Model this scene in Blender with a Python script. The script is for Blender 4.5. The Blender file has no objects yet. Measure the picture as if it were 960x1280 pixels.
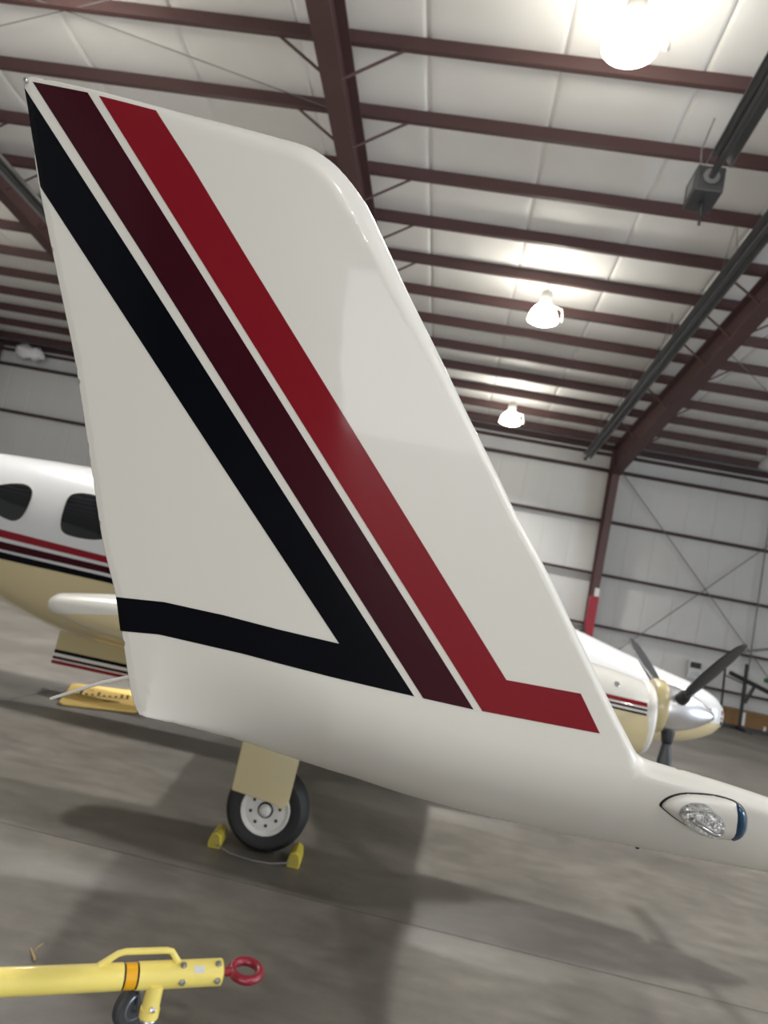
import bpy, bmesh, math, random
import numpy as np
from mathutils import Vector, Matrix
from mathutils.geometry import delaunay_2d_cdt

random.seed(7)
scene = bpy.context.scene
C = scene.collection
PI = math.pi

# ------------------------------------------------------------------ camera
CAM_H = 1.8
def camera_axes(roll, pitch, yaw):
    cy, sy, cp, sp = math.cos(yaw), math.sin(yaw), math.cos(pitch), math.sin(pitch)
    f = Vector((-sy * cp, cy * cp, sp)); r0 = Vector((cy, sy, 0)); u0 = r0.cross(f)
    cr, sr = math.cos(roll), math.sin(roll)
    return cr * r0 + sr * u0, -sr * r0 + cr * u0, f
cd = bpy.data.cameras.new('camera')
cam = bpy.data.objects.new('camera', cd); C.objects.link(cam)
r_, u_, f_ = camera_axes(math.radians(11.425), math.radians(6.37), math.radians(6.055))
cam.matrix_world = Matrix(((r_.x, u_.x, -f_.x, 0), (r_.y, u_.y, -f_.y, 0), (r_.z, u_.z, -f_.z, CAM_H), (0, 0, 0, 1)))
cd.sensor_fit = 'VERTICAL'; cd.sensor_height = 36.0; cd.sensor_width = 27.0
cd.lens = 920.8 / 1280 * 36.0
cd.clip_start = 0.05; cd.clip_end = 300
cd.dof.use_dof = True; cd.dof.focus_distance = 1.25; cd.dof.aperture_fstop = 5.2
scene.camera = cam

# ------------------------------------------------------------------ world, daylight, exposure
w = bpy.data.worlds.new('world'); scene.world = w; w.use_nodes = True
bg = w.node_tree.nodes['Background']; bg.inputs[0].default_value = (0.75, 0.86, 1.0, 1); bg.inputs[1].default_value = 1.0
LAMP_POWER = 215.0
LAMP_COLOR = (1.0, 0.975, 0.94)
DAY_POWER = 900.0
FILL_POWER = 1500.0
BELL_EMIT = 26.0
scene.view_settings.view_transform = 'Standard'; scene.view_settings.look = 'None'
scene.view_settings.gamma = 1.0; scene.view_settings.use_curve_mapping = False
scene.view_settings.exposure = 0.53
scene.cycles.use_denoising = True
scene.cycles.max_bounces = 7
scene.cycles.sample_clamp_indirect = 4.0
dl = bpy.data.lights.new('daylight_through_hangar_door', 'AREA'); dl.shape = 'RECTANGLE'
dl.size = 13.0; dl.size_y = 5.2; dl.energy = DAY_POWER; dl.color = (0.80, 0.90, 1.0)
dlo = bpy.data.objects.new('daylight_through_hangar_door', dl); C.objects.link(dlo)
dlo.location = (18.9, 2.0, 2.8); dlo.rotation_euler = (0, PI / 2, 0)
dlo.rotation_euler = Vector((-1, 0, 0)).to_track_quat('-Z', 'Y').to_euler()

dl2 = bpy.data.lights.new('added_fill_behind_camera', 'AREA'); dl2.shape = 'RECTANGLE'  # fill light added behind the camera to brighten the winglet face
dl2.size = 21.0; dl2.size_y = 6.2; dl2.energy = FILL_POWER; dl2.color = (1.0, 0.985, 0.95)
dlo2 = bpy.data.objects.new('added_fill_behind_camera', dl2); C.objects.link(dlo2)
dlo2.location = (4.5, -27.1, 3.2); dlo2.rotation_euler = Vector((0, 1, 0)).to_track_quat('-Z', 'Z').to_euler()

# ------------------------------------------------------------------ materials
def srgb(r, g, b):
    def k(c):
        c /= 255.0
        return c / 12.92 if c <= 0.04045 else ((c + 0.055) / 1.055) ** 2.4
    return (k(r), k(g), k(b), 1.0)

def mat(name, col, rough=0.5, metal=0.0, coat=0.0, var=0.0, scale=6.0, bump=0.0, bscale=40.0, spec=0.5, emit=0.0, trans=0.0, ecol=None, coatr=0.04):
    m = bpy.data.materials.new(name); m.use_nodes = True
    nt = m.node_tree; p = nt.nodes['Principled BSDF']
    p.inputs['Base Color'].default_value = col
    p.inputs['Roughness'].default_value = rough; p.inputs['Metallic'].default_value = metal
    p.inputs['Coat Weight'].default_value = coat; p.inputs['Coat Roughness'].default_value = coatr
    p.inputs['Specular IOR Level'].default_value = spec
    if trans: p.inputs['Transmission Weight'].default_value = trans
    if emit:
        p.inputs['Emission Color'].default_value = ecol or col; p.inputs['Emission Strength'].default_value = emit
    tc = nt.nodes.new('ShaderNodeTexCoord')
    n = nt.nodes.new('ShaderNodeTexNoise'); n.inputs['Scale'].default_value = scale; n.inputs['Detail'].default_value = 5
    nt.links.new(tc.outputs['Object'], n.inputs['Vector'])
    mx = nt.nodes.new('ShaderNodeMix'); mx.data_type = 'RGBA'
    mx.inputs[6].default_value = tuple(c * (1 - var) for c in col[:3]) + (1,)
    mx.inputs[7].default_value = tuple(min(1, c * (1 + var)) for c in col[:3]) + (1,)
    nt.links.new(n.outputs['Fac'], mx.inputs[0]); nt.links.new(mx.outputs[2], p.inputs['Base Color'])
    if bump:
        n2 = nt.nodes.new('ShaderNodeTexNoise'); n2.inputs['Scale'].default_value = bscale; n2.inputs['Detail'].default_value = 4
        nt.links.new(tc.outputs['Object'], n2.inputs['Vector'])
        b = nt.nodes.new('ShaderNodeBump'); b.inputs['Strength'].default_value = bump; b.inputs['Distance'].default_value = 0.01
        nt.links.new(n2.outputs['Fac'], b.inputs['Height']); nt.links.new(b.outputs['Normal'], p.inputs['Normal'])
    return m

def mat_two_tone(name, upper, lower, pts, rough=0.28, coat=0.6):
    """paint scheme: colour 'upper' above and 'lower' below a piecewise line z(x) (object space, metres)"""
    m = mat(name, upper, rough, coat=coat, var=0.03, scale=2.0)
    nt = m.node_tree; p = nt.nodes['Principled BSDF']
    tc = nt.nodes.new('ShaderNodeTexCoord'); sp = nt.nodes.new('ShaderNodeSeparateXYZ')
    nt.links.new(tc.outputs['Object'], sp.inputs[0])
    out = None
    for (x0, z0), (x1, z1) in zip(pts[0::2], pts[1::2]):
        ma = nt.nodes.new('ShaderNodeMath'); ma.operation = 'MULTIPLY_ADD'; k = (z1 - z0) / (x1 - x0)
        ma.inputs[1].default_value = k; ma.inputs[2].default_value = z0 - k * x0
        nt.links.new(sp.outputs['X'], ma.inputs[0])
        if out is None: out = ma.outputs[0]
        else:
            mn = nt.nodes.new('ShaderNodeMath'); mn.operation = 'MINIMUM'
            nt.links.new(out, mn.inputs[0]); nt.links.new(ma.outputs[0], mn.inputs[1]); out = mn.outputs[0]
    gt = nt.nodes.new('ShaderNodeMath'); gt.operation = 'GREATER_THAN'
    nt.links.new(sp.outputs['Z'], gt.inputs[0]); nt.links.new(out, gt.inputs[1])
    mx = nt.nodes.new('ShaderNodeMix'); mx.data_type = 'RGBA'
    mx.inputs[6].default_value = lower; mx.inputs[7].default_value = upper
    nt.links.new(gt.outputs[0], mx.inputs[0]); nt.links.new(mx.outputs[2], p.inputs['Base Color'])
    return m

def mat_concrete():
    m = bpy.data.materials.new('polished_concrete'); m.use_nodes = True
    nt = m.node_tree; p = nt.nodes['Principled BSDF']; L = nt.links
    g = nt.nodes.new('ShaderNodeNewGeometry')
    def noise(scale, detail, stretch=(1, 1, 1)):
        mp = nt.nodes.new('ShaderNodeMapping'); mp.inputs['Scale'].default_value = stretch
        L.new(g.outputs['Position'], mp.inputs['Vector'])
        n = nt.nodes.new('ShaderNodeTexNoise'); n.inputs['Scale'].default_value = scale; n.inputs['Detail'].default_value = detail
        n.inputs['Roughness'].default_value = 0.6
        L.new(mp.outputs[0], n.inputs['Vector']); return n
    a = noise(0.7, 6); b = noise(7.0, 9, (0.55, 1.2, 1)); c = noise(60.0, 3)
    ra = nt.nodes.new('ShaderNodeValToRGB'); e = ra.color_ramp.elements
    e[0].position = 0.32; e[0].color = FLOOR_A; e[1].position = 0.70; e[1].color = FLOOR_B
    L.new(a.outputs['Fac'], ra.inputs[0])
    rb = nt.nodes.new('ShaderNodeValToRGB'); e = rb.color_ramp.elements
    e[0].position = 0.30; e[0].color = (0.80, 0.80, 0.80, 1); e[1].position = 0.75; e[1].color = (1.25, 1.24, 1.22, 1)
    L.new(b.outputs['Fac'], rb.inputs[0])
    mu = nt.nodes.new('ShaderNodeMix'); mu.data_type = 'RGBA'; mu.blend_type = 'MULTIPLY'; mu.inputs[0].default_value = 1.0
    L.new(ra.outputs[0], mu.inputs[6]); L.new(rb.outputs[0], mu.inputs[7])
    rc = nt.nodes.new('ShaderNodeValToRGB'); e = rc.color_ramp.elements     # pale scuffs
    e[0].position = 0.66; e[0].color = (0, 0, 0, 1); e[1].position = 0.74; e[1].color = (1, 1, 1, 1)
    d = noise(4.0, 10, (0.45, 1.4, 1)); L.new(d.outputs['Fac'], rc.inputs[0])
    mk = nt.nodes.new('ShaderNodeMath'); mk.operation = 'MULTIPLY'; mk.inputs[1].default_value = 0.35; L.new(rc.outputs[0], mk.inputs[0])
    m2 = nt.nodes.new('ShaderNodeMix'); m2.data_type = 'RGBA'; m2.inputs[7].default_value = (0.30, 0.28, 0.25, 1)
    L.new(mk.outputs[0], m2.inputs[0]); L.new(mu.outputs[2], m2.inputs[6])
    L.new(m2.outputs[2], p.inputs['Base Color'])
    mr = nt.nodes.new('ShaderNodeMapRange'); mr.inputs['To Min'].default_value = 0.34; mr.inputs['To Max'].default_value = 0.52
    L.new(b.outputs['Fac'], mr.inputs['Value']); L.new(mr.outputs[0], p.inputs['Roughness'])
    bp = nt.nodes.new('ShaderNodeBump'); bp.inputs['Strength'].default_value = 0.12; bp.inputs['Distance'].default_value = 0.004
    L.new(c.outputs['Fac'], bp.inputs['Height']); L.new(bp.outputs['Normal'], p.inputs['Normal'])
    p.inputs['Specular IOR Level'].default_value = 0.5
    return m

FLOOR_A = (0.092, 0.084, 0.074, 1); FLOOR_B = (0.175, 0.163, 0.145, 1)
M = {}
M['concrete'] = mat_concrete()
M['joint'] = mat('joint_filler', (0.03, 0.03, 0.03, 1), 0.8, var=0.2)
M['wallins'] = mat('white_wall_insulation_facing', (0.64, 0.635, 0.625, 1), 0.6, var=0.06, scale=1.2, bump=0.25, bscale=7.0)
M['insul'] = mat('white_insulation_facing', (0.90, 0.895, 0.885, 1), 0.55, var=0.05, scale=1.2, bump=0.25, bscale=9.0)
M['sheet'] = mat('white_wall_sheet', (0.62, 0.61, 0.60, 1), 0.6, var=0.06, scale=0.6)
M['doorsheet'] = mat('brown_door_sheet', (0.10, 0.085, 0.075, 1), 0.6, var=0.1, scale=0.6)
M['steel'] = mat('maroon_primed_steel', (0.085, 0.042, 0.042, 1), 0.55, var=0.15, scale=1.5, bump=0.05)
M['steel_dark'] = mat('dark_maroon_girt_steel', (0.050, 0.020, 0.021, 1), 0.55, var=0.15, scale=1.5)
M['redpaint'] = mat('bright_red_paint', srgb(150, 30, 45), 0.5, var=0.08)
M['galv'] = mat('galvanised_metal', (0.36, 0.37, 0.38, 1), 0.38, metal=0.85, var=0.12, scale=8)
M['tube'] = mat('dark_heater_tube', (0.07, 0.07, 0.075, 1), 0.45, metal=0.4, var=0.2, scale=5)
M['cable'] = mat('grey_cable', (0.18, 0.17, 0.17, 1), 0.6, var=0.1)
M['chrome'] = mat('polished_metal', (0.86, 0.86, 0.88, 1), 0.10, metal=1.0, var=0.03)
M['reflector'] = mat('satin_reflector_metal', (0.95, 0.95, 0.94, 1), 0.12, metal=0.7, var=0.05, scale=60, bump=.9, bscale=140)
M['silver'] = mat('brushed_spinner_metal', (0.72, 0.72, 0.75, 1), 0.34, metal=1.0, var=0.05, scale=12)
M['white'] = mat('off_white_aircraft_paint', (0.70, 0.685, 0.640, 1), 0.40, coat=0.3, var=0.012, scale=3.0)
M['black'] = mat('blue_black_aircraft_paint', (0.004, 0.0045, 0.007, 1), 0.10, coat=0.0, var=0.1, spec=0.12)
M['maroon'] = mat('maroon_aircraft_paint', (0.040, 0.006, 0.011, 1), 0.10, coat=0.0, var=0.08, spec=0.2)
M['red'] = mat('red_aircraft_paint', (0.21, 0.011, 0.019, 1), 0.08, coat=0.0, var=0.05, spec=0.25)
M['cream'] = mat('cream_aircraft_paint', srgb(186, 172, 130), 0.34, coat=0.4, var=0.03)
CREAM = srgb(200, 186, 146); WHITE = (0.62, 0.625, 0.63, 1)
M['window'] = mat('dark_tinted_window', (0.010, 0.011, 0.013, 1), 0.06, coat=0.5, var=0.1)
M['rubber'] = mat('black_rubber', (0.012, 0.012, 0.013, 1), 0.65, var=0.2, scale=20)
M['blade'] = mat('dark_grey_blade_paint', (0.035, 0.037, 0.040, 1), 0.45, var=0.15)
M['bladeblack'] = mat('black_blade_paint', (0.010, 0.010, 0.012, 1), 0.4, var=0.15)
M['hub'] = mat('silver_wheel_paint', (0.62, 0.61, 0.58, 1), 0.5, metal=0.0, var=0.1, scale=14)
M['yellow'] = mat('yellow_paint', srgb(244, 224, 122), 0.42, coat=0.25, var=0.07, scale=9, bump=0.06, bscale=60)
M['orange'] = mat('amber_sticker', srgb(232, 170, 20), 0.5, var=0.05)
M['chock'] = mat('yellow_chock_paint', srgb(196, 176, 62), 0.45, var=0.12, scale=12)
M['chockend'] = mat('dark_yellow_chock_end', srgb(150, 138, 52), 0.6, var=0.25, scale=30)  # darker, mottled yellow for the end plates of the chocks
M['towred'] = mat('dark_red_ring_paint', srgb(140, 28, 48), 0.38, coat=0.4, var=0.12, scale=14)
M['bolt'] = mat('zinc_bolt', (0.6, 0.6, 0.6, 1), 0.3, metal=0.9, var=0.08)
M['wheelgrey'] = mat('grey_caster_rubber', (0.05, 0.05, 0.055, 1), 0.6, var=0.15)
M['paper'] = mat('white_sticker', (0.7, 0.7, 0.68, 1), 0.6, var=0.05)
M['mat'] = mat('yellow_mat_cloth', srgb(214, 182, 102), 0.85, var=0.10, scale=14, bump=0.2, bscale=80)
M['matedge'] = mat('dark_mat_border', (0.10, 0.08, 0.05, 1), 0.8, var=0.1)
M['ink'] = mat('brown_mat_lettering', srgb(92, 70, 38), 0.85, var=0.1)
M['box'] = mat('brown_cardboard', srgb(128, 98, 62), 0.8, var=0.08)
M['dark'] = mat('black_painted_steel', (0.015, 0.015, 0.017, 1), 0.5, var=0.15)
M['green'] = mat('green_paint', srgb(40, 105, 60), 0.5, var=0.1)
M['gasket'] = mat('black_gasket', (0.01, 0.01, 0.01, 1), 0.6, var=0.1)
M['lens'] = mat('blue_green_lens', (0.004, 0.045, 0.11, 1), 0.05, coat=1.0, var=0.1)
M['glass'] = mat('clear_lens_glass', (0.97, 0.97, 0.96, 1), 0.02, trans=1.0, var=0.01)
M['lampbell'] = mat('glowing_lamp_glass', (0.9, 0.88, 0.8, 1), 0.3, var=0.02, emit=BELL_EMIT, ecol=(1.0, 0.95, 0.82, 1))
M['lampdead'] = mat('unlit_lamp_glass', (0.55, 0.55, 0.53, 1), 0.25, var=0.05)
M['lamphouse'] = mat('white_lamp_housing', (0.6, 0.58, 0.54, 1), 0.4, var=0.05)
M['straw'] = mat('tan_wood', srgb(190, 160, 110), 0.8, var=0.1)

# ------------------------------------------------------------------ mesh helpers
def woff(o):
    v = Vector((0, 0, 0))
    while o: v = v + o.location; o = o.parent
    return v

def obj(name, verts, faces, m, parent=None, smooth=False, data=None):
    """one mesh object; verts are world coordinates"""
    off = woff(parent) if parent else Vector((0, 0, 0))
    if data is None:
        data = bpy.data.meshes.new(name)
        data.from_pydata([tuple(Vector(v) - off) for v in verts], [], faces)
        if m: data.materials.append(M[m] if isinstance(m, str) else m)
        if smooth: data.shade_smooth()
        data.update()
    o = bpy.data.objects.new(name, data); C.objects.link(o)
    if parent: o.parent = parent
    return o

def empty(name, loc, label=None, cat=None, group=None, kind=None):
    o = bpy.data.objects.new(name, None); C.objects.link(o); o.location = loc; o.empty_display_size = 0.2
    tag(o, label, cat, group, kind); return o

def tag(o, label=None, cat=None, group=None, kind=None):
    for k, v in (('label', label), ('category', cat), ('group', group), ('kind', kind)):
        if v: o[k] = v
    return o

def copy_tree(o, parent=None):
    c = o.copy(); C.objects.link(c); c.parent = parent
    for ch in list(o.children): copy_tree(ch, c)
    return c

def merge(*parts):
    V, F = [], []
    for v, f in parts:
        n = len(V); V += list(v); F += [tuple(i + n for i in q) for q in f]
    return V, F

def box(x0, x1, y0, y1, z0, z1):
    v = [(x, y, z) for z in (z0, z1) for y in (y0, y1) for x in (x0, x1)]
    return v, [(0, 2, 3, 1), (4, 5, 7, 6), (0, 1, 5, 4), (2, 6, 7, 3), (0, 4, 6, 2), (1, 3, 7, 5)]

def frame_of(d):
    d = Vector(d).normalized(); a = Vector((0, 0, 1)) if abs(d.z) < 0.9 else Vector((1, 0, 0))
    s = d.cross(a).normalized(); return s, s.cross(d).normalized(), d

def tube(path, r, n=12, closed=False, rs=None):
    P = [Vector(p) for p in path]; V, F = [], []; k = len(P)
    s = None
    for i, p in enumerate(P):
        a = P[(i - 1) % k] if (closed or i > 0) else p; b = P[(i + 1) % k] if (closed or i < k - 1) else p
        d = (b - a).normalized()
        if s is None: s, t, _ = frame_of(d)
        else:
            s = (s - d * s.dot(d)).normalized(); t = s.cross(d).normalized()
        rr = rs[i] if rs else r
        for j in range(n):
            g = 2 * PI * j / n; V.append(p + s * (rr * math.cos(g)) + t * (rr * math.sin(g)))
    for i in range(k if closed else k - 1):
        for j in range(n):
            a = i * n + j; b = i * n + (j + 1) % n; c = ((i + 1) % k) * n + (j + 1) % n; d = ((i + 1) % k) * n + j
            F.append((a, b, c, d))
    if not closed: F += [tuple(range(n))[::-1], tuple((k - 1) * n + j for j in range(n))]
    return V, F

def lathe(profile, origin, axis, n=32, ref=None):
    """profile: (radius, distance along axis)"""
    s, t, d = frame_of(axis); o = Vector(origin); V, F = [], []
    for r, h in profile:
        for j in range(n):
            g = 2 * PI * j / n; V.append(o + d * h + s * (r * math.cos(g)) + t * (r * math.sin(g)))
    for i in range(len(profile) - 1):
        for j in range(n): F.append((i * n + j, i * n + (j + 1) % n, (i + 1) * n + (j + 1) % n, (i + 1) * n + j))
    if profile[0][0] > 1e-6: F.append(tuple(range(n))[::-1])
    if profile[-1][0] > 1e-6: F.append(tuple((len(profile) - 1) * n + j for j in range(n)))
    return V, F

def loft(rings, cap=True):
    n = len(rings[0]); V = [v for r in rings for v in r]; F = []
    for i in range(len(rings) - 1):
        for j in range(n): F.append((i * n + j, i * n + (j + 1) % n, (i + 1) * n + (j + 1) % n, (i + 1) * n + j))
    if cap: F += [tuple(range(n))[::-1], tuple((len(rings) - 1) * n + j for j in range(n))]
    return V, F

def prism(poly, fn, d0, d1):
    """extrude a 2-D polygon; fn(a, b, depth) gives the world point"""
    n = len(poly); V = [fn(a, b, d0) for a, b in poly] + [fn(a, b, d1) for a, b in poly]
    F = [tuple(range(n)), tuple(range(2 * n - 1, n - 1, -1))] + [(j, j + n, (j + 1) % n + n, (j + 1) % n) for j in range(n)]
    return V, F

def fix(o):
    bm = bmesh.new(); bm.from_mesh(o.data); bmesh.ops.remove_doubles(bm, verts=bm.verts, dist=1e-6)
    bmesh.ops.recalc_face_normals(bm, faces=bm.faces); bm.to_mesh(o.data); bm.free(); return o

def bevel(o, wd=0.01, seg=2, angle=40):
    md = o.modifiers.new('bevel', 'BEVEL'); md.width = wd; md.segments = seg; md.limit_method = 'ANGLE'; md.angle_limit = math.radians(angle); return o

def autosmooth(o, ang=40):
    for p in o.data.polygons: p.use_smooth = True
    o.data.set_sharp_from_angle(angle=math.radians(ang)); return o

# ------------------------------------------------------------------ hangar shell
EAVE_Y, EAVE_Z, SLOPE, BAY = 25.5, 8.25, 0.0538, 7.6
def roof_z(y): return EAVE_Z + (25.4 - y) * SLOPE           # underside of the purlins
X_LEFT, X_RIGHT, Y_FRONT, RIDGE = -19.2, 19.0, -27.0, -0.8
PURLIN_D = 0.25

floor = obj('floor', *box(X_LEFT, X_RIGHT, Y_FRONT, EAVE_Y + 0.3, -0.30, -0.16), 'joint'); tag(floor, 'grey polished concrete hangar floor cut into slabs', None, None, 'structure')
xs = [X_LEFT] + [-4.21 + BAY * k for k in (-1, 0, 1, 2, 3)] + [X_RIGHT]
ys = [Y_FRONT] + [4.48 + 7.62 * k for k in (-4, -3, -2, -1, 0, 1, 2)] + [EAVE_Y + 0.3]
G = 0.004
for i in range(len(xs) - 1):
    for j in range(len(ys) - 1):
        if ys[j + 1] - ys[j] < 0.1: continue
        obj('slab', *box(xs[i] + G, xs[i + 1] - G, ys[j] + G, ys[j + 1] - G, -0.16, 0.0), 'concrete', floor)

# ceiling: roof skin with insulation strips and purlins
def roof_skin():
    za, zr = roof_z(EAVE_Y) + 0.42, roof_z(RIDGE) + 0.42; zf = zr - (RIDGE - Y_FRONT) * SLOPE
    a = [(X_LEFT, EAVE_Y + .3, za), (X_RIGHT, EAVE_Y + .3, za), (X_RIGHT, RIDGE, zr), (X_LEFT, RIDGE, zr), (X_LEFT, Y_FRONT - .3, zf), (X_RIGHT, Y_FRONT - .3, zf)]
    b = [(x, y, z + 0.08) for x, y, z in a]
    return a + b, [(0, 1, 2, 3), (3, 2, 5, 4), (9, 8, 7, 6), (10, 11, 8, 9)]
ceiling = obj('ceiling', *roof_skin(), 'sheet'); tag(ceiling, 'white insulated hangar roof on dark purlins', None, None, 'structure')
PY = [24.72 - 1.411 * k for k in range(19)]                   # purlin lines of the roof half in view
SEAM0, SEAMW = 0.185, 1.866
def strip_mesh():
    V, F = [], []; ny = 0
    ylist = []
    edges = [EAVE_Y] + PY
    for a, b in zip(edges[:-1], edges[1:]):
        for t in (0, .12, .3, .5, .7, .88): ylist.append((a + (b - a) * t, math.sin(PI * t)))
    ylist.append((PY[-1], 0))
    us = [0, .012, .04, .12, .3, .5, .7, .88, .96, .988, 1]
    for y, sg in ylist:
        for u in us:
            e = min(u, 1 - u); ed = 0.035 * max(0, 1 - e / 0.012) - 0.012 * (1 if .02 < e < .06 else 0)
            V.append((u * SEAMW, y, roof_z(y) + PURLIN_D + 0.01 - 0.045 * sg * (0.6 + 0.4 * math.sin(PI * u)) + ed))
    n = len(us)
    for j in range(len(ylist) - 1):
        for i in range(n - 1): F.append((j * n + i, j * n + i + 1, (j + 1) * n + i + 1, (j + 1) * n + i))
    return V, F
sm = None
k0 = int(math.floor((X_LEFT - SEAM0) / SEAMW)); 
for k in range(k0 + 1, 10):
    if sm is None:
        o = obj('insulation_panel', *strip_mesh(), 'insul', ceiling, True); sm = o.data
    else: o = obj('insulation_panel', None, None, None, ceiling, data=sm)
    o.location = (SEAM0 + SEAMW * k, 0, 0)
def zpurlin(y, x0, x1, d=PURLIN_D, fl=0.085, t=0.012):
    z = roof_z(y)
    return merge(box(x0, x1, y - t / 2, y + t / 2, z, z + d), box(x0, x1, y - fl, y, z, z + t), box(x0, x1, y, y + fl, z + d - t, z + d))
for y in PY:
    obj('purlin', *zpurlin(y, X_LEFT, X_RIGHT - .05), 'steel', ceiling)
for k in range(1, 13):
    y = RIDGE - 2.0 * k; z = roof_z(RIDGE) - (RIDGE - y) * SLOPE
    obj('purlin', *box(X_LEFT, X_RIGHT - .05, y - 0.03, y + 0.03, z, z + 0.2), 'steel', ceiling)
# thin cross bracing rods under the roof of the bay left of the middle frame
for a, b in (((-10.4, 8.05), (-2.95, 10.62)), ((-10.4, 10.42), (-2.95, 7.82))):
    obj('brace_rod', *tube([(a[0], a[1], roof_z(a[1]) + .03), (b[0], b[1], roof_z(b[1]) + .03)], 0.008, 6), 'cable', ceiling)
obj('brace_rod', *tube([(4.9, 16.4, roof_z(16.4) + .05), (12.3, 24.6, roof_z(24.6) + .05)], 0.01, 6), 'cable', ceiling)

# far side wall with insulation panels and girts
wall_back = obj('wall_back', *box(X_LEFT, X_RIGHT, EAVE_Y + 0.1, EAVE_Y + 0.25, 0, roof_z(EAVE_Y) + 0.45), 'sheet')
tag(wall_back, 'white insulated side wall with dark girts behind the airplane', None, None, 'structure')
def wall_panel():
    W = 0.925; us = [0, .015, .06, .25, .5, .75, .94, .985, 1]; gz = [0.02, .97, 2.23, 3.93, 5.74, 7.49, 8.6]
    V, F, zl = [], [], []
    for a, b in zip(gz[:-1], gz[1:]):
        for t in (0, .15, .5, .85): zl.append((a + (b - a) * t, math.sin(PI * t)))
    zl.append((gz[-1], 0)); n = len(us)
    for z, s in zl:
        for u in us:
            e = min(u, 1 - u); V.append((u * W, EAVE_Y + 0.05 - 0.018 * s - (0.0 if e < .01 else 0.012), z))
    for j in range(len(zl) - 1):
        for i in range(n - 1): F.append((j * n + i, (j + 1) * n + i, (j + 1) * n + i + 1, j * n + i + 1))
    return V, F
wm = None
for k in range(-22, 14):
    if wm is None:
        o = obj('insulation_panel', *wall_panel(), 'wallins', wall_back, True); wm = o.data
    else: o = obj('insulation_panel', None, None, None, wall_back, data=wm)
    o.location = (1.88 + 0.925 * k, 0, 0)
for z, h in ((0.93, .10), (2.20, .10), (3.90, .10), (5.71, .10), (7.46, .10), (8.02, .08)):
    obj('girt', *merge(box(X_LEFT, X_RIGHT, EAVE_Y - 0.20, EAVE_Y + 0.01, z - .006, z + .006), box(X_LEFT, X_RIGHT, EAVE_Y - 0.20, EAVE_Y - 0.19, z - h * .1, z + h * .8)), 'steel_dark', wall_back)
obj('eave_strut', *box(X_LEFT, X_RIGHT, EAVE_Y - 0.22, EAVE_Y - 0.05, 8.20, 8.36), 'steel_dark', wall_back)
for a, b in (((4.95, 7.58), (12.2, -0.0)), ((4.95, .66), (12.2, 8.1))):
    obj('brace_rod', *tube([(a[0], EAVE_Y - .24, max(a[1], .05)), (b[0], EAVE_Y - .24, max(b[1], .05))], 0.016, 6), 'cable', wall_back)
obj('conduit', *tube([(10.0, EAVE_Y - .25, 0.0), (10.0, EAVE_Y - .25, 8.0)], 0.022, 8), 'cable', wall_back)

o = obj('wall_left', *box(X_LEFT - .2, X_LEFT, Y_FRONT, EAVE_Y + .25, 0, 10.2), 'sheet'); tag(o, 'white end wall of the hangar left of the picture', None, None, 'structure')
o = obj('wall_front', *merge(box(X_LEFT, -6.2, Y_FRONT - .25, Y_FRONT, 0, 9.2), box(15.2, X_RIGHT, Y_FRONT - .25, Y_FRONT, 0, 9.2), box(-6.2, 15.2, Y_FRONT - .25, Y_FRONT, 6.4, 9.2)), 'doorsheet'); tag(o, 'dark brown wall with an opening added for fill light behind the photographer', None, None, 'structure')
o = obj('wall_right', *merge(box(X_RIGHT, X_RIGHT + .2, 8.6, EAVE_Y + .25, 0, 10.2), box(X_RIGHT, X_RIGHT + .2, Y_FRONT, -4.6, 0, 10.2), box(X_RIGHT, X_RIGHT + .2, -4.6, 8.6, 5.5, 10.2)), 'sheet')
tag(o, 'white end wall with the open hangar door right of the picture', None, None, 'structure')

# steel frames: tapered column + rafter + flange braces
def ibeam(pts_out, pts_in, x, fw=0.24, t=0.022):
    """pts_out / pts_in: matching (y, z) lists of outer and inner flange lines"""
    parts = []
    n = len(pts_out)
    for line in (pts_out, pts_in):
        V, F = [], []
        for y, z in line:
            for sx in (-fw / 2, fw / 2): V += [(x + sx, y, z)]
        m = len(V)
        oth = pts_in if line is pts_out else pts_out
        for (y, z), (y2, z2) in zip(line, oth):
            d = Vector((0, y2 - y, z2 - z)).normalized() * t
            for sx in (-fw / 2, fw / 2): V += [(x + sx, y + d.y, z + d.z)]
        for i in range(n - 1):
            a, b, c, d = 2 * i, 2 * i + 1, 2 * i + 3, 2 * i + 2
            F += [(a, b, c, d), (a + m, d + m, c + m, b + m), (a, d, d + m, a + m), (b, b + m, c + m, c)]
        F += [(0, m, m + 1, 1), (m - 2, m - 1, 2 * m - 1, 2 * m - 2)]
        parts.append((V, F))
    V = [(x + s, y, z) for s in (-.006, .006) for line in (pts_out, pts_in) for y, z in line]; F = []
    for s in (0, 2 * n):
        for i in range(n - 1): F.append((s + i, s + i + 1, s + n + i + 1, s + n + i))
    parts.append((V, F))
    return merge(*parts)
FR_LABEL = {-18.1: 'maroon steel hangar frame whose column stands at the far left edge',
            -10.5: 'maroon steel hangar frame whose rafter passes left of the winglet tip',
            -2.85: 'maroon steel hangar frame whose rafter rises at the top above the winglet',
            4.72: 'maroon steel hangar frame with the knee and column right of the winglet'}
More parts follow.
